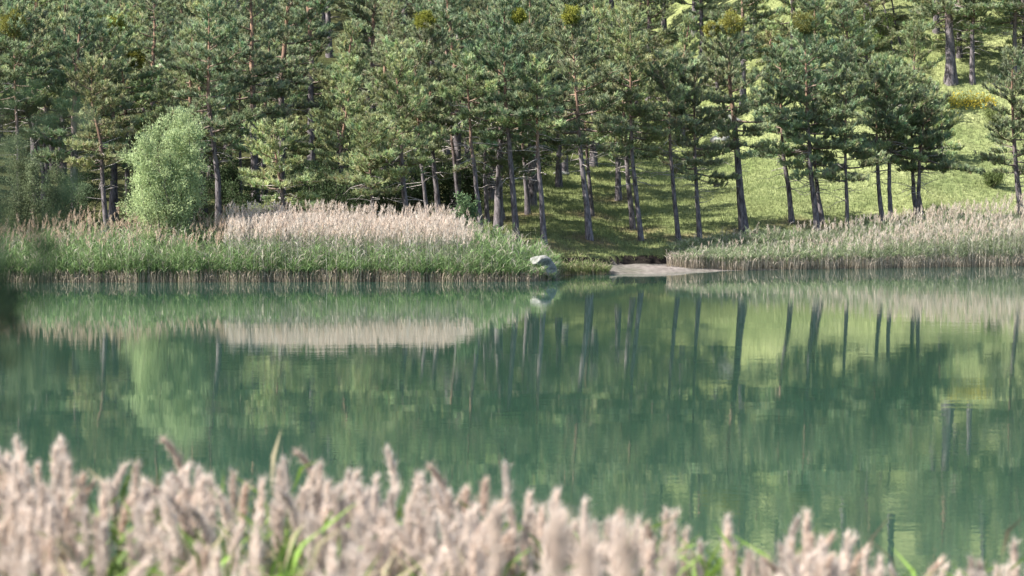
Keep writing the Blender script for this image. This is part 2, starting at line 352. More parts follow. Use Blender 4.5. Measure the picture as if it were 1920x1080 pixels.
# label, pixel trunk line base->tip, trunk width px, crown base py, crown radius px, colour, depth (None: from the ground)
A, Lg, D = GREEN_A, GREEN_L, GREEN_D
pines = [
 ("tall pine with blue-green crown rising behind the willow, forked dark double trunk", [(411,470),(409,330),(398,250),(388,180),(392,-10)], 15, 300, 92, A, 112),
 ("pine with slim reddish trunk left of the willow, broad drooping crown", [(203,470),(196,380),(188,270),(170,190),(172,118)], 13, 330, 78, Lg, 109),
 ("slender pine with bare orange upper trunk between the willow and the low light pine", [(455,470),(452,380),(447,240),(446,60)], 9, 170, 70, D, 118),
 ("low bushy light-green pine behind the reeds, right of the willow", [(535,470),(532,380),(522,300),(512,236)], 12, 392, 84, np.array([.29, .35, .185]), 107),
 ("pine at the far left edge with orange bare trunk above the grey shrub", [(38,470),(34,300),(26,180),(22,12)], 11, 210, 78, D, 113),
 ("dark pine just right of the far left pine, behind the grey shrub", [(85,470),(80,310),(50,220),(40,120),(70,30)], 11, 240, 80, A, 117),
 ("yellowish-topped pine with mistletoe in its crown, upper left", [(240,470),(237,250),(232,150),(212,32)], 11, 260, 76, Lg, 121),
 ("leaning pine with wide light-green crown reaching low left over the reeds", [(768,460),(760,380),(754,310),(748,240),(742,100)], 15, 345, 112, Lg, 108),
 ("short light-green pine filling the gap left of the leaning pines", [(700,460),(696,380),(690,320),(690,225)], 10, 385, 74, Lg, 107),
 ("thin pine leaning left, first right of the leaning wide-crowned pine", [(804,465),(797,370),(786,290),(776,90)], 10, 300, 60, A, 111),
 ("straight grey-trunked pine left of the leafy shrub behind the reeds", [(828,465),(820,380),(811,285),(800,60)], 13, 265, 70, A, 112),
 ("pine behind the leafy shrub, trunk leaning steeply left", [(872,455),(860,370),(847,270),(838,130)], 11, 255, 62, A, 116),
 ("pine with twin forked stem right of the leafy shrub", [(905,462),(896,370),(882,255),(874,110)], 13, 245, 72, Lg, 110),
 ("reddish pine just behind the twin-stemmed pine", [(914,440),(911,370),(906,265),(900,90)], 10, 250, 62, A, 118),
 ("small shaded pine standing back between two taller front pines", [(942,412),(939,370),(935,330),(932,240)], 12, 330, 52, D, None),
 ("tall pine at the reeds' right end with vivid orange upper trunk", [(970,456),(962,360),(955,260),(950,215),(946,8)], 14, 285, 78, A, None),
 ("shaded pine set back behind the gap left of the boulder", [(990,402),(986,345),(980,255),(978,160)], 12, 265, 60, A, None),
 ("pine with straight grey trunk directly above the boulder", [(1020,458),(1015,370),(1008,295),(1006,120)], 13, 290, 74, Lg, None),
 ("tall bare-topped pine carrying a round yellow mistletoe ball at its tip", [(1106,450),(1099,370),(1089,280),(1083,200),(1076,90),(1071,34)], 14, 282, 92, A, None),
 ("pine hidden close behind the mistletoe-topped pine", [(1110,405),(1106,350),(1100,290),(1095,170)], 10, 270, 60, D, None),
 ("stout dark-trunked pine far back on the shaded lawn", [(1160,376),(1159,330),(1157,270),(1156,130)], 14, 318, 66, D, None),
 ("left pine of the close pair, with a sunlit strip on its trunk", [(1188,431),(1180,360),(1175,300),(1165,180),(1160,30)], 12, 318, 80, Lg, None),
 ("right pine of the close pair, in front and leaning left", [(1203,451),(1194,370),(1186,290),(1184,180),(1182,24)], 11, 315, 84, Lg, None),
 ("leaning pine between the close pair and the dark-padded pine", [(1273,453),(1264,370),(1256,285),(1255,200),(1250,108)], 11, 278, 74, A, None),
 ("pine with a dark low pad of foliage right of its straight trunk", [(1312,449),(1308,370),(1304,290),(1302,120)], 11, 348, 82, A, None),
 ("thickest front pine, crooked pale upper trunk and yellow-green mistletoe top", [(1396,439),(1390,370),(1387,300),(1382,215),(1375,165),(1373,100),(1372,44)], 19, 322, 84, A, None),
 ("pine right of the thickest one, leaning left, lower branches drooping", [(1486,419),(1477,350),(1465,280),(1463,210),(1462,100)], 12, 338, 80, D, None),
 ("pine with pale bare upper trunk, angled dead limbs and brown mistletoe top", [(1533,430),(1524,350),(1517,240),(1514,130),(1508,50)], 13, 350, 86, A, None),
 ("darker pine stem leaning behind the pine with dead limbs", [(1543,421),(1535,370),(1527,310),(1524,180)], 11, 345, 62, D, None),
 ("slim pine with drooping dark skirts near the right reeds' start", [(1589,434),(1588,370),(1586,310),(1588,92)], 9, 372, 76, A, None),
 ("dark trunk leaning left, just left of the pink-trunked pine", [(1656,426),(1649,370),(1644,310),(1642,140)], 11, 322, 66, A, None),
 ("pine with pinkish upper trunk above the right reed bed", [(1671,426),(1667,350),(1664,250),(1662,118)], 11, 330, 84, Lg, None),
 ("left stem of the twin pines with flat dark spreading pads", [(1719,408),(1713,360),(1711,290),(1712,200)], 11, 345, 78, D, None),
 ("right stem of the twin pines, its long pad reaching toward the meadow", [(1729,416),(1723,360),(1726,300),(1735,190)], 11, 350, 96, D, None),
 ("pine at the right edge with layered grey-green crown over the reeds", [(1915,408),(1906,330),(1900,230),(1897,104)], 13, 362, 78, A, None),
 ("huge old pine with thick dark trunk alone on the upper right slope", [(1783,156),(1781,80),(1778,20),(1778,-110)], 25, 62, 100, A, None),
 ("thinner pine just right of the huge old pine", [(1824,158),(1822,80),(1824,20),(1824,-80)], 12, 95, 72, A, None),
 ("young light-green conical pine in the sunny upper meadow", [(1716,215),(1716,150),(1715,46)], 7, 190, 52, Lg, None),
 ("young bushy pine behind the leaning pine right of the close pair", [(1228,330),(1228,70)], 9, 270, 74, Lg, 156),
 ("young bushy pine behind the pine with the dark low pad", [(1345,330),(1345,95)], 9, 268, 76, A, 155),
 ("young bushy pine behind the leaning pine with drooping branches", [(1445,330),(1445,70)], 9, 262, 72, Lg, 156),
 ("young dense pine behind the pine with dead limbs, to its right", [(1560,330),(1560,90)], 9, 250, 66, A, 154),
 ("young pale pine left of the pink-trunked pine, farther up the meadow", [(1625,318),(1625,75)], 9, 240, 66, Lg, 151),
 ("young dense pine behind the pink-trunked pine", [(1690,322),(1690,130)], 9, 262, 66, A, 143),
 ("small young pine above the twin pines' flat pads", [(1765,305),(1765,205)], 7, 300, 42, Lg, None),
 ("second tall pine in the upper middle gap, left of the young meadow pine", [(1590,200),(1590,10)], 9, 190, 66, A, None),
 ("dark pine of the upper slope behind the brown mistletoe top", [(1530,215),(1530,-40)], 10, 200, 66, D, None),
 ("bushy pine at the top of the slope left of the dead trees", [(1598,120),(1598,-50)], 8, 105, 60, Lg, 158),
 ("broad bushy pine at the top of the slope right of the dead trees", [(1738,110),(1738,-70)], 9, 95, 66, A, 163),
 ("pine on the upper right slope beside the frame's right edge", [(1902,150),(1902,80),(1903,-90)], 12, 70, 80, A, None),
]
taken = []
hero = {}
for idx, (lab, line, wpx, cb, Rpx, gcol, Yd) in enumerate(pines):
    rng = np.random.default_rng(100 + idx)
    if Yd is None:
        b = ground_at(*line[0]); Yb = b[1]
    else:
        Yb = Yd; b = P(line[0][0], line[0][1], Yb)
    base = np.array([b[0], Yb, float(gz(b[0], Yb))])
    pl = np.array([P(px, py, Yb) for px, py in line]) - base
    pl[0] = [0, 0, 0]; pl = pl[[0] + [j for j in range(1, len(pl)) if pl[j][2] > pl[j - 1][2] * 0 + 0.2]]
    sc_ = Yb / FPX
    hb = max(0.5, P(line[0][0], cb, Yb)[2] - base[2] + 0.25)
    H = pl[-1][2]
    root = empty("pine_tree", base); tag(root, lab, "pine tree", "pine trees on the far shore")
    up_ = 0.65 if line[0][0] > 1000 else 0.2
    young = 'young' in lab or 'low ' in lab
    parts = pine_parts(rng, pl, wpx * sc_ * 0.46, min(hb + (0 if young else up_), H - 1.2), Rpx * sc_ * 1.08, gcol, dens=1.1, dead=20)
    build_pine(root, parts)
    taken.append(base[:2]); hero[idx] = (root, base, pl)
taken = np.array(taken)

# hillside pines behind: a few grown types, copied
protos = []
for kx in range(9):
    rng = np.random.default_rng(500 + kx)
    H = [9.5, 11, 10, 12, 8.5, 10.5, 11.5, 9, 7.5][kx]; hb = H * [0.3, 0.42, 0.25, 0.4, 0.2, 0.35, 0.3, 0.28, 0.1][kx]
    R = [2.1, 2.3, 2.4, 2.2, 2.0, 2.5, 2.3, 2.2, 1.9][kx]
    g = [A, Lg, D, A, Lg, A, D, A, Lg][kx]
    tp = np.array([[0, 0, 0], [rng.normal() * .15, 0, H * .5], [rng.normal() * .3, rng.normal() * .3, H]])
    protos.append((pine_parts(rng, tp, 0.14 + 0.01 * H * rng.uniform(.5, 1), hb, R, g, dens=1.05, dead=8), H))
meshes = []
def hill_label(px, py, H, k):
    return None
rng = np.random.default_rng(42)
cand = []
def ok(x, y, dmin, lst):
    for q in lst:
        if (q[0] - x) ** 2 + (q[1] - y) ** 2 < dmin * dmin: return False
    return True
pts_h = []
for _ in range(14000):
    yy = rng.uniform(110, 172); xx = rng.uniform(-48, 48)
    if abs(xx) > 0.212 * yy + 7: continue
    px = 960 + FPX * xx / yy
    if px < 1000 and yy < 114: continue
    if px >= 1000 and yy < np.interp(px, [1000, 1080, 1150, 1300, 1600, 1640], [128, 138, 146, 148, 147, 150]): continue
    if 1625 < px < 1960 and yy < (153 if not 1640 < px < 1730 else 160):
        if not (px > 1830 and 152 < yy): continue
    if px >= 1960 and yy < 130: continue
    dmin = 3.9 if yy < 150 else (3.7 if xx > 1 else 4.6)
    if ok(xx, yy, dmin, pts_h) and ok(xx, yy, 2.2, taken): pts_h.append((xx, yy))
print("hill pines", len(pts_h))
first = {}
refs = [[q[0], q[1], 0] for q in [(-60, "the frame's left edge"), (20, "the far left grey shrub"), (85, "the dark far left pine"), (150, "the second grey shrub"), (200, "the reddish-trunked pine"), (260, "the willow's left side"),
    (320, "the willow"), (410, "the willow's dark double trunk"), (455, "the slender orange pine"), (535, "the low light pine"), (610, "the reed plumes' left part"), (695, "the short light pine"), (765, "the wide leaning pine"),
    (820, "the straight grey trunk"), (865, "the leafy shrub"), (905, "the twin-stemmed pine"), (965, "the orange-trunked pine"), (1018, "the boulder's pine"), (1090, "the ball-topped pine"), (1190, "the close pair"), (1265, "the leaning pine"),
    (1310, "the dark-padded pine"), (1390, "the thickest front pine"), (1475, "the drooping pine"), (1520, "the pine with dead limbs"), (1589, "the slim skirted pine"), (1660, "the pink-trunked pine"), (1783, "the huge old pine"), (1850, "the old pine's neighbour"), (1915, "the right edge pine"), (1990, "the frame's right edge")]]
looks = ["grey-green", "pale tufted", "dark green", "tall grey-green", "light bushy", "wide blue-green", "dark spreading", "mid-green", "short light-green"]
for j, (xx, yy) in enumerate(sorted(pts_h, key=lambda q: q[1])):
    k = int(rng.integers(0, 9))
    if xx > 1 and yy < 159: k = [2, 4, 8, 8][int(rng.integers(0, 4))]
    S = rng.uniform(0.85, 1.15)
    zz = float(gz(xx, yy)); px = 960 + FPX * xx / yy
    root = empty("pine_tree", (xx, yy, zz), rng.uniform(0, 6.28)); root.scale = (S, S, S * rng.uniform(0.92, 1.1))
    hi = min(range(len(refs)), key=lambda q: abs(refs[q][0] - px)); refs[hi][2] += 1
    word = ["first", "second", "third", "fourth", "fifth", "sixth", "seventh", "eighth", "ninth", "tenth", "eleventh", "twelfth", "thirteenth", "fourteenth", "fifteenth", "sixteenth", "seventeenth", "eighteenth", "nineteenth"]
    tag(root, f"{looks[k]} pine, {word[min(refs[hi][2], 19) - 1]} row upslope behind {refs[hi][1]}", "pine tree", "pines crowding the wooded hillside")
    if k not in first:
        build_pine(root, protos[k][0]); first[k] = root
    else:
        for ch in first[k].children:
            c = ch.copy(); C.objects.link(c); c.parent = root

# the far wood higher up, one mass
fw = Acc(); rng = np.random.default_rng(77)
fpts = []
for _ in range(9000):
    yy = rng.uniform(172, 262); xx = rng.uniform(-75, 75)
    if abs(xx) > 0.212 * yy + 12: continue
    if ok(xx, yy, 5.2, fpts): fpts.append((xx, yy))
for (xx, yy) in fpts:
    zz = float(gz(xx, yy)); H = rng.uniform(9, 13.5); hb = H * rng.uniform(0.2, 0.4); R = rng.uniform(2.2, 3.0)
    v, f = tube(np.array([[xx, yy, zz - .3], [xx + rng.normal() * .2, yy, zz + H * .9]]), [.18, .04], 5); fw.add(v, f, [0.12, 0.1, 0.09])
    nc = 70; u = rng.uniform(0, 1, nc); a = rng.uniform(0, 6.28, nc)
    rr = R * np.minimum(1, .6 + 1.5 * u) * (1 - u) ** .55 * rng.uniform(.25, 1.05, nc)
    cc = np.stack([xx + rr * np.cos(a), yy + rr * np.sin(a), zz + hb + (H - hb) * u], -1)
    K = 26; b_ = np.repeat(cc, K, 0) + rng.normal(size=(nc * K, 3)) * [.38, .38, .18]
    d_ = unit(rng.normal(size=(nc * K, 3)) * .6 + [0, 0, .8])
    v, f = blades(b_, d_, rng.uniform(.25, .5, nc * K), .11, rng)
    g = [A, Lg, D][int(rng.integers(0, 3))] * rng.uniform(.8, 1.2)
    fw.add(v, f, np.repeat(g * np.repeat(rng.uniform(.7, 1.3, nc), K)[:, None], 3, 0))
v, f, c = fw.out()
tag(mk("far_wood", v, f, M_needle, col=c), "pine wood covering the upper hillside as one mass", "wood", kind="stuff")

# ------------------------------------------------------------------ mistletoe
def mistletoe(idx_or_Y, px, py, rpx, colr, lab, seed):
    rng = np.random.default_rng(seed)
    Yb = hero[idx_or_Y][1][1] if idx_or_Y in hero and not isinstance(idx_or_Y, float) else idx_or_Y
    c = P(px, py, Yb) + [0, -0.15, 0]; r = rpx * Yb / FPX
    n = 240; d = unit(rng.normal(size=(n, 3))); q = rng.uniform(.3, 1, n) ** .6 * (1 + .22 * np.sin(d[:, 0] * 5 + seed) * np.cos(d[:, 2] * 4))
    tb = d * (r * q)[:, None] * [1, 1, .95]
    K = 12; base = np.repeat(tb, K, 0) + rng.normal(size=(n * K, 3)) * .05 * r * 2
    dr = unit(np.repeat(d, K, 0) + rng.normal(size=(n * K, 3)) * .8)
    v, f = leafquads(base, dr, rng.uniform(.07, .12, n * K), .04, rng)
    cc = np.array(colr) * np.repeat(rng.uniform(.7, 1.25, n), K)[:, None]
    root = empty("mistletoe", c)
    mk("leaves", v, f, M_leaf, root, np.repeat(cc, 4, 0))
    ac = Acc()
    for k in range(22):
        e = unit(rng.normal(size=3)) * r * .85
        vv, ff = tube(np.array([[0, 0, -.05], e * .5 + rng.normal(size=3) * .03, e]), [.014, .009, .004], 4); ac.add(vv, ff, [0.13, 0.12, 0.05])
    vv, ff, c3 = ac.out(); mk("stems", vv, ff, M_twig, root, c3, True)
    tag(root, lab, "mistletoe", "mistletoe clumps in the pine crowns")
YG = (0.24, 0.25, 0.045)
mistletoe(18, 1071, 28, 17, YG, "round bright yellow mistletoe ball on the very tip of a bare-topped pine", 1)
mistletoe(27, 1506, 44, 23, (0.15, 0.15, 0.04), "large brownish mistletoe ball topping the pine with dead limbs", 2)
mistletoe(10, 795, 40, 19, (0.19, 0.2, 0.035), "olive-yellow mistletoe clump high in a pine left of the centre", 3)
mistletoe(15, 972, 30, 13, YG, "small yellow mistletoe clump beside the top of the orange-trunked pine", 4)
mistletoe(25, 1372, 44, 24, (0.24, 0.23, 0.05), "loose yellowish mistletoe crowning the thickest front pine", 5)
mistletoe(25, 1335, 55, 14, (0.24, 0.23, 0.05), "small yellowish mistletoe left of the thickest pine's top", 6)
mistletoe(6, 181, 44, 20, (0.15, 0.16, 0.03), "dark olive mistletoe ball upper left, left one of a pair", 7)
mistletoe(6, 216, 48, 19, YG, "bright yellow-green mistletoe upper left, right one of a pair", 8)
mistletoe(6, 255, 112, 17, (0.17, 0.17, 0.03), "olive mistletoe clump lower in the yellowish-topped pine at upper left", 9)
mistletoe(4, 24, 44, 24, (0.18, 0.18, 0.04), "ragged mistletoe near the upper left corner", 10)

# ------------------------------------------------------------------ leafy shrubs and the willow
def shrub(name, lab, cat, base, stems, height, radius, nleaf, leafL, leafW, colr, seed, group=None, lean=(0, 0), low=0.1, stemr=0.04, clusters=160, barkc=(0.13, 0.12, 0.09), up=0.35, shape=1.0, dome=.18, hmin=.72):
    rng = np.random.default_rng(seed); root = empty(name, base); tag(root, lab, cat, group)
    ac = Acc(); TP = []; TDd = []
    for k in range(stems):
        a = 6.28 * k / stems + rng.normal() * .4; rr = radius * rng.uniform(.12, .95); hh = height * rng.uniform(hmin, 1.0) * (1 - dome * (rr / radius) ** 2)
        tt = np.linspace(0, 1, 7)[:, None]
        e = np.array([math.cos(a) * rr + lean[0], math.sin(a) * rr + lean[1], hh])
        p = tt * e + np.array([math.cos(a), math.sin(a), 0]) * rr * .25 * np.sin(tt * 3.14) * shape + rng.normal(size=(7, 3)) * .03 * height * tt * (1 - tt) * 2
        v, f = tube(p, stemr * (1 - .88 * tt[:, 0]), 6); ac.add(v, f, barkc)
        nbb = max(5, int(clusters / stems))
        for j in range(nbb):
            q = rng.uniform(low, 1) ** .9; c = np.array([np.interp(q, tt[:, 0], p[:, m]) for m in range(3)])
            dd = unit(np.array([rng.normal(), rng.normal(), rng.uniform(.0, 1.4)])); l = radius * rng.uniform(.18, .55) * (1.15 - .6 * q)
            e2 = c + dd * l
            v, f = tube(np.array([c, (c + e2) / 2 + rng.normal(size=3) * .03, e2]), [.010, .006, .002], 3); ac.add(v, f, barkc)
            m = max(2, int(nleaf / (nbb * stems)))
            w_ = rng.uniform(.2, 1.1, (m, 1)); TP.append(c + dd * l * w_ + rng.normal(size=(m, 3)) * (.06 * radius + .02))
            TDd.append(unit(dd * .6 + rng.normal(size=(m, 3)) * .7 + [0, 0, up]))
    v, f, c = ac.out(); mk("stems", v, f, M_twig, root, c, True)
    TP = np.concatenate(TP); TDd = np.concatenate(TDd); n = len(TP)
    v, f = leafquads(TP, TDd, leafL * rng.uniform(.7, 1.2, n), leafW, rng)
    cc = np.array(colr) * rng.uniform(.72, 1.3, n)[:, None] * (1 + .15 * wob(TP[:, 0] * 3, TP[:, 1] * 3 + TP[:, 2] * 3, 1.5))[:, None]
    mk("foliage", v, f, M_leaf, root, np.repeat(np.clip(cc, .01, .6), 4, 0))
    return root
wb = P(322, 470, 101.6); wz = float(gz(wb[0], 101.6))
shrub("willow", "pale silvery-green rounded willow rising out of the left reed bed", "willow", (wb[0], 101.6, wz), 12, 7.5, 1.95, 44000, 0.12, 0.034, (0.33, 0.40, 0.20), 11, lean=(-.25, 0), low=.16, stemr=.06, clusters=300, up=.5, dome=.36, hmin=.78)
shrub("grey_shrub", "grey-green leafy shrub at the far left behind the reeds", "shrub", (P(45, 470, 104)[0], 104, float(gz(P(45, 470, 104)[0], 104))), 7, 5.6, 1.6, 22000, 0.10, 0.034, (0.14, 0.17, 0.09), 12, low=.15, clusters=320)
shrub("grey_shrub", "second grey-green shrub tucked between the far left shrub and the reddish pine", "shrub", (P(120, 470, 105)[0], 105, float(gz(P(120, 470, 105)[0], 105))), 6, 3.6, 1.3, 9000, 0.09, 0.035, (0.11, 0.155, 0.08), 13, low=.15, clusters=180)
lb = P(868, 470, 104.5)
shrub("leafy_shrub", "round-leaved green shrub behind the reed plumes left of the twin-stemmed pine", "shrub", (lb[0], 104.5, float(gz(lb[0], 104.5))), 6, 2.9, 0.95, 4200, 0.10, 0.075, (0.11, 0.17, 0.08), 14, low=.2, clusters=120)
lb = P(925, 470, 104.3)
shrub("leafy_shrub", "low round-leaved shrub just left of the orange-trunked shore pine", "shrub", (lb[0], 104.3, float(gz(lb[0], 104.3))), 5, 1.6, .55, 1400, 0.09, 0.07, (0.10, 0.16, 0.07), 15, low=.2, clusters=60)
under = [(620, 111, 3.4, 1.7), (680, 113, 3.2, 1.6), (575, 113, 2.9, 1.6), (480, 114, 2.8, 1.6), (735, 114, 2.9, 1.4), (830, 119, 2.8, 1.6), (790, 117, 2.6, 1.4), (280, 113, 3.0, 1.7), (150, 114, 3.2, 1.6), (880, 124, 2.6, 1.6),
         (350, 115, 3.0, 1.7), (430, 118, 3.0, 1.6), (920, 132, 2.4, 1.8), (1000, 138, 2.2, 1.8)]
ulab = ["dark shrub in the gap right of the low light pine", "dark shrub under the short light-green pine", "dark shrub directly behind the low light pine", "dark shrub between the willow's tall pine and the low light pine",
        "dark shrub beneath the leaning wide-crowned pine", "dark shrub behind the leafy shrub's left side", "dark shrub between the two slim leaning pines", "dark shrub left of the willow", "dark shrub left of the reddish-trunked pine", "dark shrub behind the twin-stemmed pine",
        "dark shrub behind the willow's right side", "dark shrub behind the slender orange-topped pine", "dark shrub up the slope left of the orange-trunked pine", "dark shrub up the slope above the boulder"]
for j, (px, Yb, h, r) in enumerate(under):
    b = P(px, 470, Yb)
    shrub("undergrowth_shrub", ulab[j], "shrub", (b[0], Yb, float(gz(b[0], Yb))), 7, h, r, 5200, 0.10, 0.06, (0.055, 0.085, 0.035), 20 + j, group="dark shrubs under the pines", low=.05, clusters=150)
# upper meadow bushes and thin dead trees
for j, (px, py, h, r, c, lab) in enumerate([
    (1868, 238, 1.0, .9, (0.15, 0.18, 0.06), "pale bush below the yellow flowers on the upper meadow"),
    (1860, 352, .9, .7, (0.13, 0.17, 0.06), "low bush on the meadow near the right edge pine"),
    (1745, 232, 1.4, .9, (0.12, 0.16, 0.06), "small green bush right of the young conical pine"),
    (1600, 120, 2.6, 1.6, (0.14, 0.2, 0.05), "bright green bush on the slope at upper right"),
    (1640, 95, 3.0, 1.7, (0.15, 0.21, 0.06), "bright yellow-green bush among thin dead trees")]):
    b = ground_at(px, py)
    shrub("meadow_bush", lab, "bush", tuple(b), 6, h, r, 3600, 0.09, 0.045, c, 60 + j, group="bushes on the slope", low=.05, clusters=110)
for j, (line, lab) in enumerate([
    ([(1690, 92), (1680, 50), (1672, 0), (1664, -30)], "thin dark dead tree leaning left on the upper slope"),
    ([(1676, 100), (1667, 60), (1660, 20), (1645, -20)], "crooked bare dead tree just left of the leaning one"),
    ([(1624, 72), (1621, 30), (1619, -30)], "straight thin grey dead tree at the top of the slope")]):
    b = ground_at(*line[0]); rng = np.random.default_rng(80 + j)
    root = empty("dead_tree", b); tag(root, lab, "dead tree", "thin dead trees on the upper slope")
    p = np.array([P(q[0], q[1], b[1]) for q in line]) - b; p[0] = 0
    v, f = tube(p, np.linspace(.09, .03, len(p)), 6); mk("trunk", v, f, M_bark, root, np.tile([.13, .12, .12], (len(v), 1)), True)
    ac = Acc()
    for k in range(14):
        h = rng.uniform(.35, 1) * p[-1][2]; s0 = np.array([np.interp(h, p[:, 2], p[:, m]) for m in range(3)])
        d = unit(np.array([rng.normal(), rng.normal(), .5])); l = rng.uniform(.4, 1.1)
        v, f = tube(np.array([s0, s0 + d * l * .5 + rng.normal(size=3) * .06, s0 + d * l]), [.02, .012, .004], 4); ac.add(v, f, [.2, .18, .17])
    v, f, c = ac.out(); mk("branches", v, f, M_twig, root, c, True)

# ------------------------------------------------------------------ reeds (far beds): stuff
def reeds(acc, xy, H, base_z, rng, green, dry, plume_c, plume_p, leafn=6, stemw=0.016, leafL=0.42, leafw=0.026, dryfrac=0.4, lean=0.05, browncut=0.4, grow=1.0, tan=(0.33, 0.27, 0.19)):
    n = len(xy); isdry = rng.uniform(size=n) < dryfrac
    B = np.stack([xy[:, 0], xy[:, 1], base_z - 0.05], -1)
    H = np.where(isdry, H, H * grow * rng.uniform(.6, 1, n))
    top = B + np.stack([rng.normal(size=n) * lean * H, rng.normal(size=n) * lean * H, H], -1)
    shade = rng.uniform(.7, 1.25, n)[:, None]
    sc_ = np.where(isdry[:, None], np.array(dry), np.array(green) * .9 + np.array(dry) * .15) * shade
    sid = unit(np.stack([rng.normal(size=n), rng.normal(size=n) * .5, np.zeros(n)], -1)) * stemw * .5
    low = B + (top - B) * (np.clip(browncut / H, .1, .9))[:, None]
    V = np.stack([B - sid, B + sid, low + sid, low - sid, top], 1).reshape(-1, 3)
    i = np.arange(n)[:, None] * 5
    F = np.concatenate([i + [0, 1, 2], i + [0, 2, 3], i + [3, 2, 4]])
    tn = np.array(tan) * shade
    acc.add(V, F, np.stack([tn, tn, sc_, sc_, sc_], 1).reshape(-1, 3))
    # leaves
    lf = np.where(isdry, max(1, leafn // 3), leafn); idx = np.repeat(np.arange(n), lf); m = len(idx)
    q = rng.uniform(.22, .97, m) ; q = np.maximum(q, np.minimum((browncut * 1.3 / H)[idx], .8)) + .0 * q
    p0 = B[idx] + (top - B)[idx] * q[:, None]
    az = rng.uniform(0, 6.28, m); upa = rng.uniform(1.2, 3.4, m)
    d = unit(np.stack([np.cos(az), np.sin(az), upa], -1)); LL = leafL * rng.uniform(.55, 1.15, m)[:, None]
    sd = unit(np.cross(d, rng.normal(size=(m, 3)))) * leafw * .5
    mid = p0 + d * LL * .5; tip = mid + unit(d * [1, 1, .35] + [0, 0, -.1]) * LL * .55
    V = np.stack([p0, mid + sd, mid - sd, tip], 1).reshape(-1, 3); i = np.arange(m)[:, None] * 4
    lc = np.where(isdry[idx][:, None], np.array(dry) * .9, np.array(green) * (1 + rng.normal(size=(m, 1)) * .18)) * rng.uniform(.75, 1.25, m)[:, None]
    acc.add(V, np.concatenate([i + [0, 1, 2], i + [1, 3, 2]]), np.repeat(np.clip(lc, .01, .8), 4, 0))
    # plumes
    hp = np.where(isdry & (rng.uniform(size=n) < plume_p))[0]
    if len(hp):
        K = 16; idx = np.repeat(hp, K); m = len(idx); u = np.tile(np.linspace(0, 1, K), len(hp))
        dz = rng.uniform(-1, 1, n) * .09 + .03; 
        c = top[idx] + np.stack([dz[idx] * u ** 2, 0 * u, .26 * u - .10], -1)
        fat = np.sin(np.pi * (u * .85 + .12)) * .024
        c = c + rng.normal(size=(m, 3)) * fat[:, None]
        v, f = blades(c, unit(rng.normal(size=(m, 3)) * .28 + [0, 0, 1]), .13, .02, rng)
        pc = np.array(plume_c) * rng.uniform(.75, 1.2, n)[idx][:, None] * (1 + rng.normal(size=(n, 1)) * np.array([[0, .03, .05]]))[idx]
        acc.add(v, f, np.repeat(np.clip(pc, 0, .9), 3, 0))
rng = np.random.default_rng(9)
GR = (0.155, 0.235, 0.09); DRY = (0.42, 0.385, 0.30); PL = (0.5, 0.42, 0.34)
def frontL(x): return np.interp(x, [-30, 0.9, 1.8, 2.1], [97.6, 99.1, 100.2, 101.5]) + .15 * wob(x, 0, .7)
lt = Acc()
# left bed, by zone along x: height of tips (m)
n = 19000; x = rng.uniform(-29, 1.9, n); dep = rng.uniform(0, 1, n) ** 1.15 * 5.0; y = frontL(x) + dep
pxx = 960 + FPX * x / y
Hd = np.interp(pxx, [0, 60, 150, 230, 400, 440, 850, 880, 910, 960, 1000, 1040], [1.9, 1.95, 2.2, 2.25, 2.2, 2.38, 2.32, 2.1, 1.8, 1.6, 1.25, .9])
Hg = np.interp(pxx, [0, 60, 400, 440, 850, 890, 950, 1000, 1040], [1.85, 1.95, 2.1, 1.9, 1.85, 2.05, 1.85, 1.3, .8])
Hg = Hg * np.clip(.78 + dep * .12, 0, 1.0) * (1 + .16 * wob(x * 2.2, y * 2, 1.0) + .08 * wob(x * 7, y, 1.0))
zone = np.interp(pxx, [0, 60, 390, 440, 840, 890, 920, 1040], [.06, .08, .08, .5, .5, .18, .03, .02]) * np.clip(.2 + dep * .35, 0, 1.3)
clear = (x > .55) & (dep < 1.6) & (rng.uniform(size=n) < .65); x, y, dep, pxx, Hd, Hg, zone = [q[~clear] for q in (x, y, dep, pxx, Hd, Hg, zone)]; n = len(x)
dr = rng.uniform(size=n) < zone
bz = np.maximum(gz(x, y), -.3)
a1 = ~dr
reeds(lt, np.stack([x, y], -1)[a1], (Hg * rng.uniform(.55, 1.08, n))[a1], bz[a1], rng, GR, DRY, PL, 0, leafn=8, dryfrac=.26, leafL=.5, leafw=.027)
leftish = dr & (pxx < 420)
reeds(lt, np.stack([x, y], -1)[leftish], (Hd * np.clip(.78 + dep * .07, 0, 1) * rng.uniform(.85, 1.02, n))[leftish], bz[leftish], rng, GR, (0.34, .34, .24), (0.48, .37, .28), 1, dryfrac=1, leafn=4)
rest = dr & ~leftish
reeds(lt, np.stack([x, y], -1)[rest], (Hd * rng.uniform(.74, 1.04, n))[rest], bz[rest], rng, GR, (0.45, .42, .36), (0.56, .475, .40), .95, dryfrac=1, leafn=4)
# short dead stubble along the water's edge
n2 = 5200; x = rng.uniform(-29, 1.9, n2); y = frontL(x) - .12 + rng.uniform(0, .8, n2)
reeds(lt, np.stack([x, y], -1), rng.uniform(.3, .75, n2), np.maximum(gz(x, y), -.3), rng, GR, (.36, .30, .23), PL, 0, dryfrac=1, leafn=3, leafL=.3, lean=.16)
v, f, c = lt.out()
tag(mk("reed_bed", v, f, M_reed, col=c), "dense reed bed along the left far shore, pale plumes above green blades", "reeds", kind="stuff")

